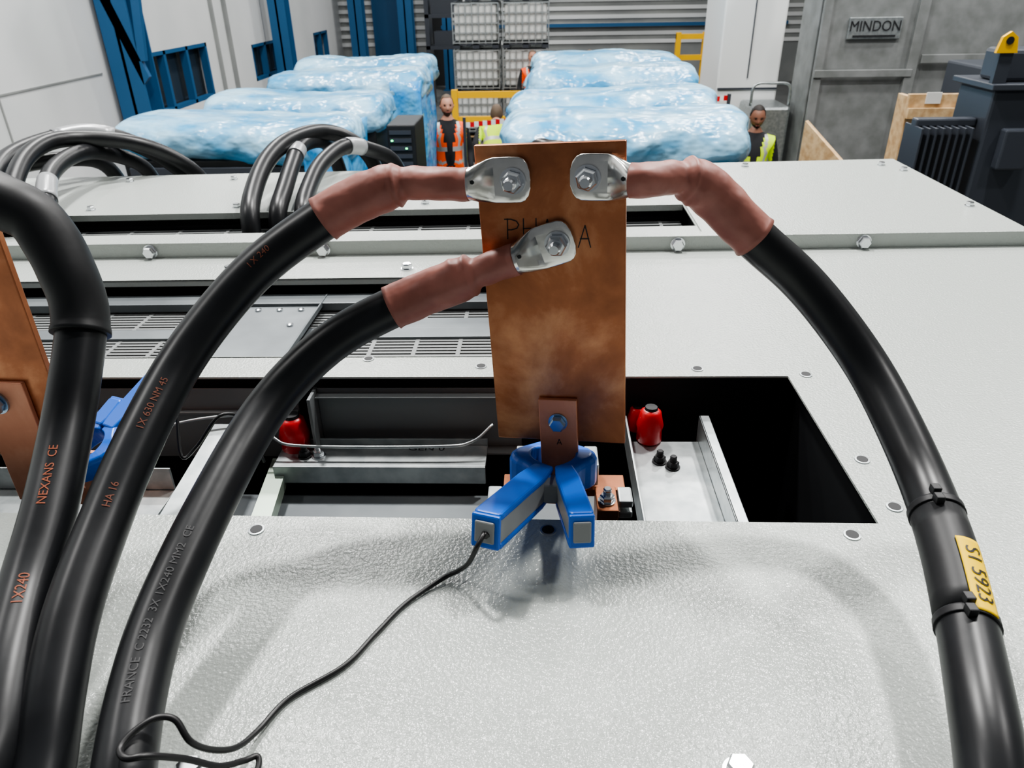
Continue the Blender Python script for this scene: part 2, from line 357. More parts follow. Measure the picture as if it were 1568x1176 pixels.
sA=nearest_s(f3,(328,500,104)); sB=nearest_s(f3,(306,395,87)); sL=nearest_s(f3,(314,426,92))
ring_on(f3,sA,.007,.0220,M['ink'],c3,"cable_tie"); ring_on(f3,sB,.007,.0220,M['ink'],c3,"cable_tie")
ring_on(f3,(sA+sB)/2,abs(sB-sA)*.9,.0210,M['rubber2'],c3,"tag_carrier")
fv=(-.3,-.45,.85)
for s_ in (sA,sB):
    for dx in (-.006,.005):
        q=wrap(f3,s_,dx,0,.023,fv,0)
        box("tie_head",q-Vector((.0035,.004,.003)),q+Vector((.0035,.004,.004)),M['ink'],c3,.001)
nV=[];nF=[];nu,nv=24,8
for i in range(nu+1):
    for j in range(nv+1): nV.append(wrap(f3,sL,(i/nu-.5)*.068,(j/nv-.5)*.0185,.0222,fv,-.52))
for i in range(nu):
    for j in range(nv): a=i*(nv+1)+j; nF.append((a,a+1,a+nv+2,a+nv+1))
lb=mesh_obj("yellow_tag",nV,nF,M['yellow'],c3,True); sm=lb.modifiers.new("s","SOLIDIFY"); sm.thickness=.0010; sm.offset=0
V,F=text_mesh("S1 5923",.0165)
mesh_obj("tag_text",[wrap(f3,sL,v.x*.98,-v.y,.0233,fv,-.52) for v in V],F,M['ink'],c3)
# ---------------------------------------------------------------- plate 2
pm2=plate_mtx((-.608,.700,.15),(.99,-.10,.02),(-.01,.02,1))
p2=empty("copper_busbar_plate",mtx=pm2)
box("plate",(-.0715,-.004,-.13),(.0715,.004,.14),M['copper'],p2,.0012)
box("tab",(-.022,-.010,-.19),(.040,-.0042,-.03),M['copper2'],p2,.001)
box("side_bar",(.074,-.012,-.19),(.100,-.006,-.115),M['copper2'],p2,.001)
box("side_bar_link",(.030,-.012,-.19),(.100,-.006,-.165),M['copper2'],p2,.001)
bolt("tab_bolt",(.002,-.010,-.055),p2,'-y',1.1,False,M['zincblue'])
# ---------------------------------------------------------------- current clamps
def clamp(name,mtx,hL,hR,label=False):
    e=empty(name,mtx=mtx)
    for side in (-1,1):
        V=[];F=[];n=16
        a0,a1=math.radians(4),math.radians(172)
        for i in range(n+1):
            a=a0+(a1-a0)*i/n; x=side*math.sin(a); y=-math.cos(a)
            ro=.043+.004*math.cos(4*a); ri=.024; hz=.017-.005*(1-math.sin(a))
            if i<5: ro+=.006*(1-i/5)
            for r,z in ((ri,-hz*1.2),(ro,-hz*1.2),(ro,hz*.7),(ro*.9,hz),(ri,hz)): V.append((x*r*(1.04),y*r,z))
        for i in range(n):
            for k in range(5): F.append((i*5+k,i*5+(k+1)%5,(i+1)*5+(k+1)%5,(i+1)*5+k))
        F+= [(0,1,2,3,4),(n*5+4,n*5+3,n*5+2,n*5+1,n*5)]
        o=mesh_obj("jaw",V,F,M['blue'],e)
        bm=bmesh.new(); bm.from_mesh(o.data); bmesh.ops.recalc_face_normals(bm,faces=bm.faces); bm.to_mesh(o.data); bm.free()
        bevel(o,.004,3)
    for nm,h,w,side in (("left_handle",hL,.0140,-1),("right_handle",hR,.0120,1)):
        A=Vector((side*.011,-.030,0)); B=Vector(h); d=(B-A); Ln=d.length; d.normalize()
        up=Vector((0,0,1)); up=(up-d*up.dot(d)).normalized(); sd=d.cross(up)
        def q(s,a,b): return A+d*s+sd*a+up*b
        loop=[(0,-w*.8),(0,w*.8),(Ln*.25,w*1.05),(Ln-.004,w),(Ln,w*.8),(Ln,-w*.8),(Ln-.004,-w),(Ln*.25,-w*1.05)]
        prism(nm+"_grey",[q(s,a*.93,-.015) for s,a in loop],up*.026,0,M['greyp'],e,.002)
        prism(nm+"_top",[q(s,a,.008) for s,a in loop],up*.0075,0,M['blue'],e,.003)
        prism(nm+"_base",[q(s,a,-.020) for s,a in loop],up*.006,0,M['blue'],e,.002)
        prism(nm+"_end_trim",[q(Ln-.003,-w,-.019),q(Ln-.003,w,-.019),q(Ln-.003,w,.014),q(Ln-.003,-w,.014)],d*.006,0,M['blue'],e,.002)
        prism(nm+"_end_cap",[q(Ln+.002,-w*.7,-.013),q(Ln+.002,w*.7,-.013),q(Ln+.002,w*.7,.008),q(Ln+.002,-w*.7,.008)],d*.003,0,M['greyp'],e,.0015)
        if label:
            for sg in (-1,1): prism(nm+"_label",[q(Ln*a_,sg*w*1.0,b_) for a_,b_ in ((.40,-.012),(.85,-.012),(.85,.006),(.40,.006))],sd*(sg*.0012),0,M['offw'],e)
    box("hinge_block",(-.014,-.066,-.012),(.014,-.040,.010),M['greyp'],e,.002)
    return e
cm=Matrix.Translation((.013,.684,.020))@Matrix.Rotation(math.radians(-9),4,'X')
inv=cm.inverted()
hl=inv@Vector((-.050,.522,.064)); hr=inv@Vector((.037,.532,.057))
clamp("current_clamp",cm,hl,hr)
wp=[(-50,522,62),(-53,512,62),(-58,505,55),(-66,508,35),(-78,520,14),(-92,520,5),(-123,489,3),(-143,454,3),(-163,418,3),(-199,386,3),(-213,356,5),(-220,335,14),(-228,320,32),(-236,312,52),(-246,318,66),(-257,315,71),(-267,304,71),(-270,293,70),(-262,286,71),(-250,290,68),(-236,302,48),(-222,312,26),(-212,326,12),(-205,332,8),(-203,322,5),(-210,300,3),(-214,240,3),(-205,120,3),(-205,-150,3)]
w=empty("clamp_lead"); tube("lead",mm(wp),.0023,M['wire'],w,12,8)
rings("strain_relief",[(.0045,0),(.0045,.004),(.0032,.012)],M['wire'],w,12,mtx=Matrix.Rotation(math.radians(95),3,'X'),loc=(-.0495,.526,.062))
cm2=Matrix.Translation((-.520,.695,.030))@Matrix.Rotation(math.radians(158),4,'Z')@Matrix.Rotation(math.radians(-24),4,'X')@Matrix.Scale(.85,4)
clamp("current_clamp",cm2,(-.018,-.150,0),(.012,-.075,0),True)
w2=empty("clamp_lead"); tube("lead",mm([(-470,790,75),(-458,780,40),(-445,740,-10),(-430,755,-5),(-400,770,30),(-380,790,10),(-370,800,-60)]),.0021,M['wire'],w2,10,6)
# ---------------------------------------------------------------- rear cables
def rear(pts,r=.021,labels=()):
    e=empty("power_cable"); o,fr=tube("cable_jacket",mm(pts),r,M['rubber'],e,20,8,4)
    for s0,wd in labels: ring_on(fr,s0,wd,r+.002,M['label'],e,"marker_sleeve")
rear([(-1110,2330,-120),(-1120,2300,-20),(-1200,2250,70),(-1310,2200,125),(-1400,2120,120),(-1410,1950,110),(-1350,1780,90),(-1290,1600,60),(-1260,1450,30)],.024,((.40,.16),))
rear([(-1230,2330,-120),(-1240,2300,0),(-1280,2180,70),(-1290,2050,95),(-1250,1850,85),(-1180,1700,40),(-1150,1640,-20),(-1150,1640,-90)],.022,((.7,.1),))
rear([(-1060,2330,-120),(-1080,2290,-10),(-1180,2200,90),(-1330,2080,130),(-1330,1900,120),(-1260,1700,70),(-1220,1600,20)],.022)
rear([(-1330,2330,-120),(-1340,2260,20),(-1400,2150,60),(-1500,2000,60),(-1560,1800,40)],.022)
rear([(-520,2400,-150),(-535,2360,0),(-590,2310,80),(-655,2240,115),(-700,2080,120),(-722,1950,95),(-720,1820,50),(-708,1730,0),(-700,1715,-100)],.023)
rear([(-640,2400,-150),(-650,2360,0),(-660,2280,80),(-680,2120,100),(-668,1980,75),(-655,1850,40),(-650,1760,0),(-648,1740,-100)],.022,((.5,.05),))
rear([(-440,2400,-150),(-460,2340,0),(-515,2250,60),(-565,2150,90),(-600,2020,70),(-606,1900,35),(-596,1790,0),(-590,1770,-90)],.022,((.36,.07),))
rear([(90,2400,-150),(70,2370,20),(20,2340,45),(-30,2370,30),(-50,2400,-150)],.022)
# ---------------------------------------------------------------- hall
M['floor']=mat("concrete_floor",(.10,.105,.105),.4,col2=(.15,.15,.148),nscale=1.5,bump=(20,.1))
M['wallw']=mat("white_wall",(.60,.62,.62),.5,col2=(.70,.71,.71),nscale=.6)
M['wallg']=mat("grey_cladding",(.20,.21,.21),.6,col2=(.30,.31,.30),nscale=.8)
M['bluesteel']=mat("blue_steel",(.015,.09,.21),.45)
M['glass']=mat("window_glass",(.03,.04,.05),.12)
M['dgrey']=mat("dark_grey_paint",(.040,.046,.058),.4)
M['doorg']=mat("galvanised_door",(.19,.20,.195),.42,.35,col2=(.27,.28,.28),nscale=6)
M['yell']=mat("safety_yellow",(.75,.42,.0),.45)
M['osb']=mat("osb_board",(.40,.25,.12),.7,col2=(.58,.41,.23),nscale=22,detail=6)
M['wrap']=mat("blue_plastic_wrap",(.060,.31,.56),.25,bump=(6,.7,.05),col2=(.36,.62,.79),nscale=2.6,contrast=(.38,.62),detail=5,spec=.6,stretch=(1,1.6,1.6))  # pale noise patches paint light reflecting off the plastic into its colour
M['wrapd']=mat("blue_plastic_side",(.020,.24,.60),.2,bump=(10,.8,.03),col2=(.14,.46,.76),nscale=6)
M['blackcab']=mat("black_cabinet",(.008,.009,.010),.55)
M['orange']=mat("orange_hi_vis",(.90,.10,.01),.6,emit=((.95,.10,.01),.12))  # faint emission added to the vest cloth, which is no lamp
M['hiyel']=mat("yellow_hi_vis",(.55,.78,.01),.6,emit=((.62,.85,.03),.08))  # cloth given a slight glow of its own by emission
M['tape']=mat("reflective_tape",(.45,.46,.45),.4,.2)
M['skin']=mat("skin",(.50,.25,.17),.5); M['skin2']=mat("skin_dark",(.24,.11,.07),.5)
M['cloth']=mat("black_cloth",(.012,.013,.016),.8); M['navy']=mat("navy_cloth",(.02,.03,.06),.8)
M['hair']=mat("dark_hair",(.015,.011,.009),.7); M['hairb']=mat("brown_hair",(.11,.075,.05),.7)
M['eye']=mat("eye",(.01,.01,.01),.2); M['lip']=mat("lip",(.30,.10,.08),.5); M['shoe']=mat("boot",(.02,.018,.015),.6)
M['tote']=mat("white_tote",(.60,.62,.60),.5,col2=(.72,.73,.71),nscale=2)
M['ceil']=mat("ceiling_sheet",(.25,.26,.27),.7)
box("floor",(-7,-4,FL-.1),(9,24.3,FL),M['floor'])
box("ceiling",(-6.3,-4,6.0),(9,24.3,6.1),M['ceil'])
boxes("trim_3",[((-6,-2+4.4*i,5.7),(9,-1.8+4.4*i,6.0)) for i in range(6)],M['bluesteel'])
box("wall_right",(8.7,-4,FL),(9,24,6),M['wallg'])
def wall_with_holes(name,axis,pos,th,u0,u1,z0,z1,holes,m):
    us=sorted({u0,u1,*[h[0] for h in holes],*[h[1] for h in holes]}); zs=sorted({z0,z1,*[h[2] for h in holes],*[h[3] for h in holes]})
    L=[]
    for i in range(len(us)-1):
        for j in range(len(zs)-1):
            cu,cz=(us[i]+us[i+1])/2,(zs[j]+zs[j+1])/2
            if any(h[0]<cu<h[1] and h[2]<cz<h[3] for h in holes): continue
            if axis=='x': L.append(((pos-th,us[i],zs[j]),(pos,us[i+1],zs[j+1])))
            else: L.append(((us[i],pos,zs[j]),(us[i+1],pos+th,zs[j+1])))
    return boxes(name,L,m)
wins=[(11.7,14.2,-1.30,-.40),(16.4,18.9,-1.30,-.60),(21.0,22.4,-1.35,-.65)]
wall_with_holes("wall_left",'x',-6,.3,-4,24,FL,6,wins,M['wallw'])
for i,(a,b,c,d) in enumerate(wins):
    e=empty("window_%d"%(i+1),(0,0,0))
    box("glass",(-6.2,a,c),(-6.17,b,d),M['glass'],e)
    L=[((-6.12,a,c),(-6.0,a+.07,d)),((-6.12,b-.07,c),(-6.0,b,d)),((-6.12,a,c),(-6.0,b,c+.06)),((-6.12,a,d-.06),(-6.0,b,d))]
    k=3 if b-a>2 else 2
    for q in range(1,k): y=a+(b-a)*q/k; L.append(((-6.12,y-.04,c),(-6.0,y+.04,d)))
    boxes("frame",L,M['bluesteel'],e)
boxes("trim_1",[((-6.0,-3,-.55),(-5.985,10.6,-.53)),((-6.0,5.2,FL),(-5.985,5.22,6)),((-6.0,8.4,FL),(-5.985,8.42,6)),((-6,15.2,FL),(-5.94,15.3,6)),((-6,14.6,FL),(-5.94,14.66,6))],M['wallg'])
def hbeam(name,x,y,s=.3,z1=5.7):
    e=empty(name,(x,y,FL)); h=z1-FL
    boxes("section",[((-s/2,-s/2,0),(s/2,-s/2+.03,h)),((-s/2,s/2-.03,0),(s/2,s/2,h)),((-.02,-s/2,0),(.02,s/2,h))],M['bluesteel'],e)
    boxes("base",[((-s*.7,-s*.7,0),(s*.7,s*.7,.03))],M['bluesteel'],e); return e
hb=hbeam("steel_column",-5.70,10.9,.42)
prism("brace",[(.2,-.21,1.6),(.3,-.21,1.7),(-.1,-.21,3.0),(-.2,-.21,2.9)],(0,.08,0),0,M['bluesteel'],hb)
prism("brace_b",[(.2,-.21,1.9),(.3,-.21,1.9),(.55,-.21,3.8),(.42,-.21,3.8)],(0,.08,0),0,M['bluesteel'],hb)
hbeam("steel_column",-5.6,17.3,.36); hbeam("steel_column",-5.3,23.2,.4); hbeam("steel_column",-3.9,23.2,.4); hbeam("steel_column",-2.7,22.8,.25); hbeam("steel_column",5.6,23.2,.4)
box("wall_back",(-6,24,FL),(8.7,24.3,6),M['wallg'])
L=[]
for i in range(30): L.append(((-6,23.95,-1.2+.22*i),(8.7,24.0,-1.1+.22*i)))
boxes("wall_cladding_ribs",L,M['wallw'])
boxes("trim_2",[((-3,23.8,-.75),(7,23.93,-.66)),((-2,23.8,.05),(7,23.93,.11))],M['bluesteel'])
box("door_1",(-5.0,23.85,FL),(-4.15,23.94,.3),M['bluesteel']); box("door_2",(-3.4,23.85,FL),(-2.9,23.94,.4),M['blackcab'])
def tote(x,y,z,w=.84,h=.76):
    e=empty("ibc_tote",(x,y,z))
    box("tank",(-w/2+.03,-.42,.12),(w/2-.03,.42,h-.02),M['tote'],e,.05,seg=3)
    L=[]
    for i in range(8):
        u=-w/2+w*i/7
        for yy in(-.46,.46): L.append(((u-.009,yy-.009,.08),(u+.009,yy+.009,h)))
    for j in range(5):
        zz=.1+(h-.11)*j/4
        for yy in(-.46,.46): L.append(((-w/2,yy-.012,zz-.01),(w/2,yy+.012,zz+.01)))
        for xx in(-w/2,w/2): L.append(((xx-.012,-.46,zz-.01),(xx+.012,.46,zz+.01)))
    boxes("cage",L,M['galv'],e)
    boxes("pallet",[((-w/2,-.46,0),(-w/2+.12,.46,.08)),((-.06,-.46,0),(.06,.46,.08)),((w/2-.12,-.46,0),(w/2,.46,.08)),((-w/2,-.46,.06),(w/2,.46,.085))],M['dgrey'],e)
for x in (-1.25,-.33):
    for z in (-2.18,-1.40,-.62,.16): tote(x,15.4,z)
    boxes("wooden_pallet",[((x-.42,14.94,FL),(x-.3,15.86,-2.18)),((x+.3,14.94,FL),(x+.42,15.86,-2.18)),((x-.42,14.94,-2.2),(x+.42,15.86,-2.182))],M['osb'])
def barrier(x0,x1,y,z,name="yellow_barrier"):
    boxes(name,[((x0,y,z-.1),(x1,y+.08,z)),((x0,y,z-.5),(x1,y+.08,z-.4)),((x0,y-.02,FL),(x0+.1,y+.1,z+.03)),((x1-.1,y-.02,FL),(x1,y+.1,z+.03))],M['yell'])
barrier(-1.55,-.1,13.2,-1.15); barrier(2.75,3.4,17,-.55)
boxes("storage_rack",[((-2.9,19.9,FL),(-2.8,20.5,.6)),((-1.9,19.9,FL),(-1.8,20.5,.6)),((-2.9,19.9,-1.0),(-1.8,20.5,-.92)),((-2.9,19.9,-.3),(-1.8,20.5,-.22)),((-2.7,20,-.92),(-2.2,20.4,-.6)),((-2.75,20,-.22),(-2.0,20.4,.1))],M['dgrey'])
# wrapped switchgear
def bag(name,x0,x1,yc,z0,z1,dep,parent,seed,m=None):
    nu,nv=110,44;V=[];F=[]
    for i in range(nu+1):
        u=i/nu; x=x0+(x1-x0)*u
        k=max(1-abs(2*u-1)**16,0)**.5*.9+.1 if 0<u<1 else .12
        for j in range(nv):
            a=2*math.pi*j/nv; c,s=math.cos(a),math.sin(a); p=3.2
            yy=dep/2*math.copysign(abs(c)**(2/p),c); zz=(z1-z0)/2*math.copysign(abs(s)**(2/2.5),s)
            nz=noise.noise(Vector((x*1.8,a*.7,seed)))*.10
            nz-=abs(noise.noise(Vector((x*3.0+a*.8,a*.6,seed*2.1))))*.13
            nz+=noise.noise(Vector((x*14,math.cos(a)*3,math.sin(a)*3+seed)))*.03
            kk=k*(1.04+nz); zb=zz*kk
            if s<0: zb=max(zb,-(z1-z0)/2)
            V.append((x+.05*noise.noise(Vector((a,seed,1)))*(abs(2*u-1)**3),yc+yy*kk,(z0+z1)/2+zb+.02*math.sin(x*2+seed)))
    for i in range(nu):
        for j in range(nv): F.append((i*nv+j,(i+1)*nv+j,(i+1)*nv+(j+1)%nv,i*nv+(j+1)%nv))
    F.append(tuple(range(nv))); F.append(tuple(range(nu*nv,nu*nv+nv))[::-1])
    return mesh_obj(name,V,F,m or M['wrap'],parent,True)
def unit(x0,x1,y,ztop,h,dep,seed,drape=False):
    e=empty("plastic_wrapped_cabinet",(0,0,0))
    box("cabinet",(x0+.08,y-dep/2+.05,FL),(x1-.08,y+dep/2-.05,ztop-h*.8),M['blackcab'],e,.01)
    boxes("cabinet_doors",[((x0+.12+i*(x1-x0-.24)/3,y-dep/2+.03,FL+.1),(x0+.08+(i+1)*(x1-x0-.24)/3,y-dep/2+.055,ztop-h*.95)) for i in range(3)],M['dgrey'],e,.005)
    bag("wrap_cover",x0,x1,y,ztop-h,ztop,dep,e,seed)
    if drape:
        for nm,fn in (("wrap_drape",lambda i,zz:(x1-.04+.05*noise.noise(Vector(((y-dep/2+dep*i/12)*5,zz*2,seed))),y-dep/2+dep*i/12,zz)),
                      ("wrap_drape_front",lambda i,zz:(x1-.30+.28*i/12,y-dep/2-.02+.05*noise.noise(Vector(((x1-.30+.28*i/12)*9,zz*2,seed))),zz))):
            V=[];F=[]
            for i in range(13):
                for j in range(17):
                    zz=ztop-.08-(ztop-FL)*.75*j/16; V.append(fn(i,zz))
            for i in range(12):
                for j in range(16): a=i*17+j; F.append((a,a+1,a+18,a+17))
            o=mesh_obj(nm,V,F,M['wrapd'],e,True); s=o.modifiers.new("s","SOLIDIFY"); s.thickness=.01
unit(-2.95,-1.30,5.4,-.31,.30,.8,1,True)
unit(-2.75,-1.25,6.4,-.28,.30,.8,2)
unit(-2.62,-1.10,7.6,-.22,.32,.9,3,True)
unit(-2.75,-1.2,8.9,-.22,.32,.9,9)
cb=empty("network_cabinet"); box("body",(-1.22,5.95,FL),(-1.00,6.45,-.48),M['blackcab'],cb,.01)
boxes("vents",[((-1.20,5.94,-.55-.06*i),(-1.03,5.952,-.52-.06*i)) for i in range(12)],M['dgrey'],cb)
M['led']=mat("green_led",(.0,.9,.2),.5,emit=((.05,1,.3),6))
boxes("leds",[((-1.19,5.935,-.60),(-1.175,5.95,-.59)),((-1.08,5.935,-.66),(-1.065,5.95,-.65))],M['led'],cb)
unit(-.27,1.31,5.1,-.25,.34,.9,4); unit(-.28,1.34,6.2,-.26,.33,.85,5); unit(-.16,1.38,7.3,-.20,.34,.9,6); unit(-.12,1.45,8.6,-.20,.30,.9,7)
def tape(x0,x1,y,z):
    e=empty("barrier_tape"); n=10
    for i in range(n): box("stripe",(x0+(x1-x0)*i/n,y,z+.004*i),(x0+(x1-x0)*(i+1)/n,y+.004,z+.05+.004*i),M['red'] if i%2 else M['white'],e)
    boxes("posts",[((x0-.03,y-.02,FL),(x0,y+.02,z+.1)),((x1,y-.02,FL),(x1+.03,y+.02,z+.1))],M['dgrey'],e)
tape(-.80,-.36,7.95,-.84); tape(1.50,1.88,8.1,-.66)
# right side: silver doors
e=empty("galvanised_partition")
boxes("panels",[((2.72,8,FL),(3.56,8.06,1.2)),((3.62,8,FL),(5.0,8.06,1.2)),((5.04,8,FL),(8.6,8.06,1.2))],M['doorg'],e,.01)
boxes("frame",[((2.66,7.95,FL),(2.74,8.0,1.2)),((3.54,7.94,FL),(3.64,8.0,1.2)),((4.98,7.94,FL),(5.06,8,1.2)),((2.66,7.93,-.40),(3.6,7.96,-.33)),((3.66,7.93,-.28),(5,7.96,-.2)),((2.66,8.06,FL),(2.72,8.6,1.2))],M['doorg'],e,.005)
box("sign_plate",(2.92,7.96,-.06),(3.42,7.99,.13),M['galv'],e,.005); flat_text("sign_text","MINDON",.13,M['ink'],e,(3.17,7.955,.05),(math.pi/2,0,0),.9)
box("sign_underline",(2.97,7.95,-.04),(3.37,7.958,-.025),M['ink'],e)
M['pipe']=mat("brown_pipe",(.08,.05,.035),.5)
tube("handle_pipe",[(3.95,7.9,-1.0),(3.95,7.9,-.55),(4.0,7.9,-.42),(4.3,7.9,-.40),(4.7,7.9,-.40)],.03,M['pipe'],e,10,6)
e=empty("white_machine_enclosure"); box("body",(1.93,8.9,FL),(2.60,9.9,1.2),M['white'],e,.02)
box("lower_cover",(2.2,8.3,FL),(2.6,8.88,-.72),M['galv'],e,.03)
boxes("panel_lines",[((1.94,8.88,-.62),(2.59,8.9,-.60)),((2.25,8.88,-.5),(2.26,8.9,1.2))],M['dgrey'],e)
tube("top_rail",[(2.2,8.4,-.72),(2.22,8.4,-.52),(2.4,8.4,-.5),(2.58,8.4,-.52),(2.6,8.4,-.72)],.015,M['galv'],e,8,5)
e=empty("osb_crate"); boxes("boards",[((2.26,4.94,FL),(3.05,4.97,-.16)),((2.28,4.97,FL),(2.31,5.15,-.18)),((2.99,4.97,FL),(3.02,5.15,-.18))],M['osb'],e,.003)
box("paper_label",(2.36,4.93,-.215),(2.45,4.938,-.15),M['offw'],e)
prism("low_panel",[(1.87,5.6,-.42),(2.02,5.2,-.62),(2.02,5.2,FL),(1.87,5.6,FL)],(.03,.03,0),0,M['osb'],e)
boxes("battens",[((2.26,4.91,-.30),(3.05,4.938,-.24))],M['osb'],e)
# oil transformer
e=empty("oil_transformer"); box("tank",(2.24,4.0,FL+.1),(3.3,4.35,-.02),M['dgrey'],e,.015)
box("lid",(2.21,3.97,-.02),(3.33,4.38,.01),M['dgrey'],e,.005)
boxes("radiator_fins",[((1.93+.036*i,4.0,FL+.3),(1.93+.036*i+.012,4.20,-.20)) for i in range(8)],M['dgrey'],e,.003)
boxes("radiator_header",[((1.93,4.08,-.21),(2.24,4.14,-.165)),((1.93,4.08,FL+.3),(2.24,4.14,FL+.36))],M['dgrey'],e,.01)
box("cable_box",(2.27,4.05,.01),(2.9,4.25,.16),M['dgrey'],e,.02)
boxes("base",[((1.95,4.0,FL),(3.3,4.10,FL+.1)),((1.95,4.25,FL),(3.3,4.35,FL+.1))],M['dgrey'],e)
prism("lifting_eye",[(2.19,3.99,.15),(2.29,3.99,.15),(2.275,3.99,.22),(2.24,3.99,.245),(2.205,3.99,.22)],(0,.02,0),0,M['yell'],e); rings("eye_hole",[(.018,0),(.018,.004)],M['black_in'],e,16,'-y',loc=(2.24,3.99,.205))
box("eye_post",(2.215,4.0,.0),(2.28,4.03,.17),M['dgrey'],e)
boxes("terminal_box",[((2.32,3.94,-.40),(2.46,4.0,-.2))],M['dgrey'],e,.01)
e=empty("oil_transformer"); box("tank",(3.4,5.9,FL+.1),(4.4,6.9,-.15),M['dgrey'],e,.02); boxes("fins",[((3.4+.08*i,5.5,FL+.3),(3.42+.08*i,5.9,-.35)) for i in range(12)],M['dgrey'],e); box("skid",(3.4,5.9,FL),(4.4,6.9,FL+.1),M['dgrey'],e)
# ---------------------------------------------------------------- people
def person(name,loc,yaw,height,vest,skin,hair,lean=0.,bands=True,head_tilt=0.,bald=False,beard=False):
    k=height/1.76
    e=empty(name,loc); e.rotation_euler=(0,0,yaw)
    cl,sl=math.cos(lean),math.sin(lean)
    def ln(p):
        x,y,z=p
        if z>.95:
            dz=z-.95; return Vector((x,y*cl-dz*sl,.95+dz*cl+y*sl))
        return Vector(p)
    J={'pel':((0,0,.95),(.155,.115)),'bel':((0,0,1.10),(.150,.115)),'che':((0,0,1.28),(.175,.125)),'uch':((0,.01,1.40),(.135,.10)),'nk':((0,.0,1.49),(.062,.062)),'nk2':((0,-.012,1.57),(.055,.055))}
    E=[('pel','bel'),('bel','che'),('che','uch'),('uch','nk'),('nk','nk2')]
    for s,t in ((-1,'l'),(1,'r')):
        J['sh'+t]=((s*.175,.01,1.405),(.072,.068)); J['el'+t]=((s*.245,.03,1.13),(.050,.048)); J['wr'+t]=((s*.235,-.09,.955),(.033,.030))
        J['hp'+t]=((s*.09,0,.88),(.098,.098)); J['kn'+t]=((s*.105,-.01,.50),(.065,.065)); J['an'+t]=((s*.11,.02,.10),(.045,.048)); J['to'+t]=((s*.125,-.15,.045),(.045,.035))
        E+=[('uch','sh'+t),('sh'+t,'el'+t),('el'+t,'wr'+t),('pel','hp'+t),('hp'+t,'kn'+t),('kn'+t,'an'+t),('an'+t,'to'+t)]
    keys=list(J); me=bpy.data.meshes.new("b"); me.from_pydata([ln(J[q][0])*k for q in keys],[(keys.index(a),keys.index(b)) for a,b in E],[])
    o=bpy.data.objects.new("tmp",me); COL.objects.link(o)
    o.modifiers.new("skin","SKIN")
    for i,q in enumerate(keys):
        sv=me.skin_vertices[0].data[i]; sv.radius=(J[q][1][0]*k,J[q][1][1]*k); sv.use_root=(q=='pel')
    sb=o.modifiers.new("sub","SUBSURF"); sb.levels=3; sb.render_levels=3
    bpy.context.view_layer.update()
    dg=bpy.context.evaluated_depsgraph_get(); m2=bpy.data.meshes.new_from_object(o.evaluated_get(dg)); bpy.data.objects.remove(o)
    for mm_ in (vest,M['cloth'],skin,M['tape'],M['shoe'],M['navy']): m2.materials.append(mm_)
    for p in m2.polygons:
        c=p.center/k; x,y,z=abs(c.x),c.y,c.z
        if lean and z>.90:
            dz=(z-.95)*cl-y*sl; y=(z-.95)*sl+y*cl; z=.95+dz
        if z<.13: mi=4
        elif z<.90 and x<.20: mi=5
        elif z>1.475: mi=2 if z>1.50 else 1
        elif x>.200 or (x>.175 and z<1.12): mi=2 if (z<.96) else 1
        elif y<-.03 and x<.045+max(0,(z-1.25))*.22 and z>1.0: mi=1
        else:
            mi=0
            if bands and (1.03<z<1.065 or 1.17<z<1.205): mi=3
            if bands and z>1.205 and .095<x<.125: mi=3
        p.material_index=mi; p.use_smooth=True
    b=bpy.data.objects.new("body",m2); COL.objects.link(b); b.parent=e
    hc=ln((0,-.02,1.645))*k; h=empty("head",hc); h.parent=e; h.rotation_euler=(head_tilt,0,0)
    V=[];F=[];nu,nv=40,32
    for i in range(nv+1):
        ph=math.pi*i/nv
        for j in range(nu):
            a=2*math.pi*j/nu; x=.074*math.sin(ph)*math.cos(a); y=.095*math.sin(ph)*math.sin(a); z=.116*math.cos(ph)
            if z<0: x*=1-.30*(-z/.116)**1.5; y=y*(1-.25*(-z/.116)) if y>0 else y
            if y<-.05 and abs(x)<.016 and -.04<z<.018: y-=.020*(1-abs(x)/.016)*max(0,1-abs(z+.022)/.036)
            if y<-.05 and abs(abs(x)-.03)<.016 and -.002<z<.022: y+=.008
            if y<-.06 and abs(x)<.02 and -.105<z<-.082: y-=.006
            V.append((x*k,y*k,z*k))
    for i in range(nv):
        for j in range(nu): F.append((i*nu+j,(i+1)*nu+j,(i+1)*nu+(j+1)%nu,i*nu+(j+1)%nu))
    hm=mesh_obj("face",V,F,[skin,hair],h,True)
    for p in hm.data.polygons:
        c=p.center/k
        if beard and c.z<-.05 and c.y<.01 and not (abs(c.x)<.022 and c.z>-.068): p.material_index=1
        if not bald and c.z>-.03 and c.y>.035: p.material_index=1
        if not bald and c.z>.088: p.material_index=1
    if not bald:
        V=[];F=[];na=28
        for i in range(13):
            ph=math.pi*i/12*.60
            for j in range(na):
                a=2*math.pi*j/na; sa=math.sin(a)
                lim=1.0 if sa>.1 else max(.36,1-.62*min(1,(.1-sa)/.6))
                pp=ph*lim; f=1+.02*noise.noise(Vector((i*.8,j*.8,3)))
                V.append((.079*f*math.sin(pp)*math.cos(a)*k,(.003+.100*f*math.sin(pp)*sa)*k,(.004+.118*f*math.cos(pp))*k))
        for i in range(12):
            for j in range(na): F.append((i*na+j,(i+1)*na+j,(i+1)*na+(j+1)%na,i*na+(j+1)%na))
        mesh_obj("hair",V,F,hair,h,True)
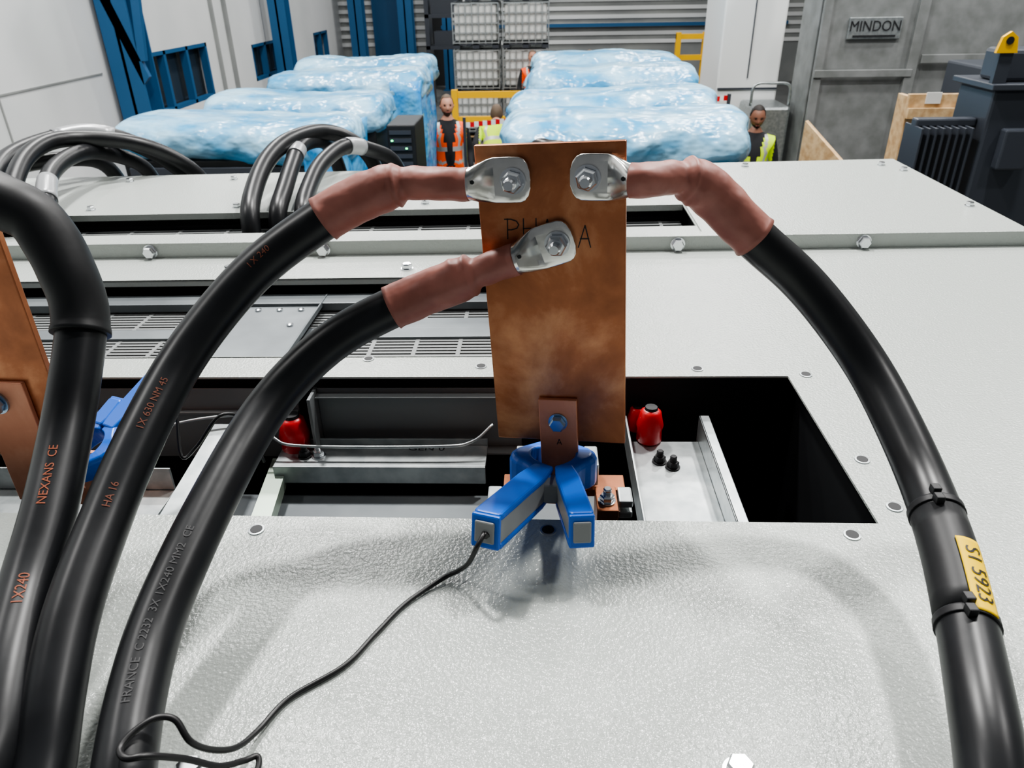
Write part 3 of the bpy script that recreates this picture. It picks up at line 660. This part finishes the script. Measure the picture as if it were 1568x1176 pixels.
    for s in (-1,1):
        rings("eye",[(.008*k,0),(.006*k,.004*k),(.002*k,.006*k)],M['eye'],h,10,'-y',loc=(s*.028*k,-.079*k,.010*k),smooth=True)
        box("brow",(s*.029*k-.013*k,-.090*k,.024*k),(s*.029*k+.013*k,-.080*k,.028*k),hair,h,.001)
        rings("ear",[(.010*k,-.006*k),(.018*k,0),(.014*k,.007*k)],skin,h,12,'x',loc=(s*.073*k-(.001 if s>0 else 0),.005*k,-.003*k),smooth=True)
    box("mouth",(-.018*k,-.090*k,-.060*k),(.018*k,-.080*k,-.054*k),M['lip'],h,.002)
    for s in (-1,1):
        w=ln((s*.235,-.09,.955))*k
        tube("palm",[w,w+Vector((0,-.015,-.04))*k,w+Vector((0,-.022,-.085))*k],lambda a,t,l:(.030+.010*math.sin(a*3.0))*k,skin,e,12,4)
        for f in range(4):
            r=w+Vector((s*.004,-.045+.020*f,-.085+.004*abs(f-1)))*k; ll=(.06,.078,.082,.075)[3-f]
            tube("finger_%d"%(f+1),[r,r+Vector((-s*.006,-.004,-ll*.5))*k,r+Vector((-s*.022,-.002,-ll))*k],lambda a,t,l:(.010-.003*a)*k,skin,e,8,3)
        r=w+Vector((0,-.035,-.03))*k
        tube("thumb",[r,r+Vector((-s*.008,-.035,-.03))*k,r+Vector((-s*.014,-.045,-.06))*k],lambda a,t,l:(.012-.003*a)*k,skin,e,8,3)
    return e
person("worker_in_orange_vest",(-1.05,8.45,FL),.22,1.72,M['orange'],M['skin'],M['hairb'],beard=True)
person("worker_in_yellow_vest",(2.10,7.7,FL),-.1,1.69,M['hiyel'],M['skin2'],M['hair'],head_tilt=.25,beard=True)
person("worker_in_yellow_vest",(-.57,8.95,FL),math.pi,1.72,M['hiyel'],M['skin'],M['hairb'],lean=.86)
person("worker_in_orange_vest",(-.20,14.2,FL),.2,1.70,M['orange'],M['skin'],M['hairb'])
person("worker_in_orange_vest",(.82,14.4,FL),-.2,1.68,M['orange'],M['skin'],M['hairb'])
# ---------------------------------------------------------------- lights
def area(name,loc,size,power,col=(1,.985,.96)):
    l=bpy.data.lights.new(name,"AREA"); l.shape='DISK'; l.size=size; l.energy=power; l.color=col
    o=bpy.data.objects.new(name,l); COL.objects.link(o); o.location=loc
    return o
area("high_bay_lamp",(1.7,3.1,4.9),.45,330)
area("high_bay_lamp",(-1.5,3.3,4.9),.45,330)
area("high_bay_lamp",(-2.4,5.6,4.9),.5,140)
area("high_bay_lamp",(2.6,6.4,4.9),.5,160)
area("high_bay_lamp",(4.2,1.2,4.9),.5,120)
area("high_bay_lamp",(-4.2,1.2,4.9),.5,100)
for x,y in ((-3,9),(2.6,10.5),(-3,15),(2.6,16),(-1,20.5),(5.5,5.5)): area("high_bay_lamp",(x,y,5.2),.7,280)
wd=bpy.data.worlds.new("world"); S.world=wd; wd.use_nodes=True
bg=wd.node_tree.nodes["Background"]; bg.inputs[0].default_value=(.90,.94,1,1); bg.inputs[1].default_value=.16
# ---------------------------------------------------------------- camera
cam=bpy.data.cameras.new("camera"); co=bpy.data.objects.new("camera",cam); COL.objects.link(co); S.camera=co
R=(Matrix.Rotation(math.radians(2.66),3,'Z')@Matrix.Rotation(math.radians(90-28.75),3,'X')@Matrix.Rotation(math.radians(-1.0),3,'Z'))
co.matrix_world=Matrix.Translation((0,0,.5))@R.to_4x4()
cam.sensor_width=36; cam.lens=25.94; cam.clip_start=.02; cam.clip_end=100
cam.dof.use_dof=True; cam.dof.focus_distance=.85; cam.dof.aperture_fstop=14
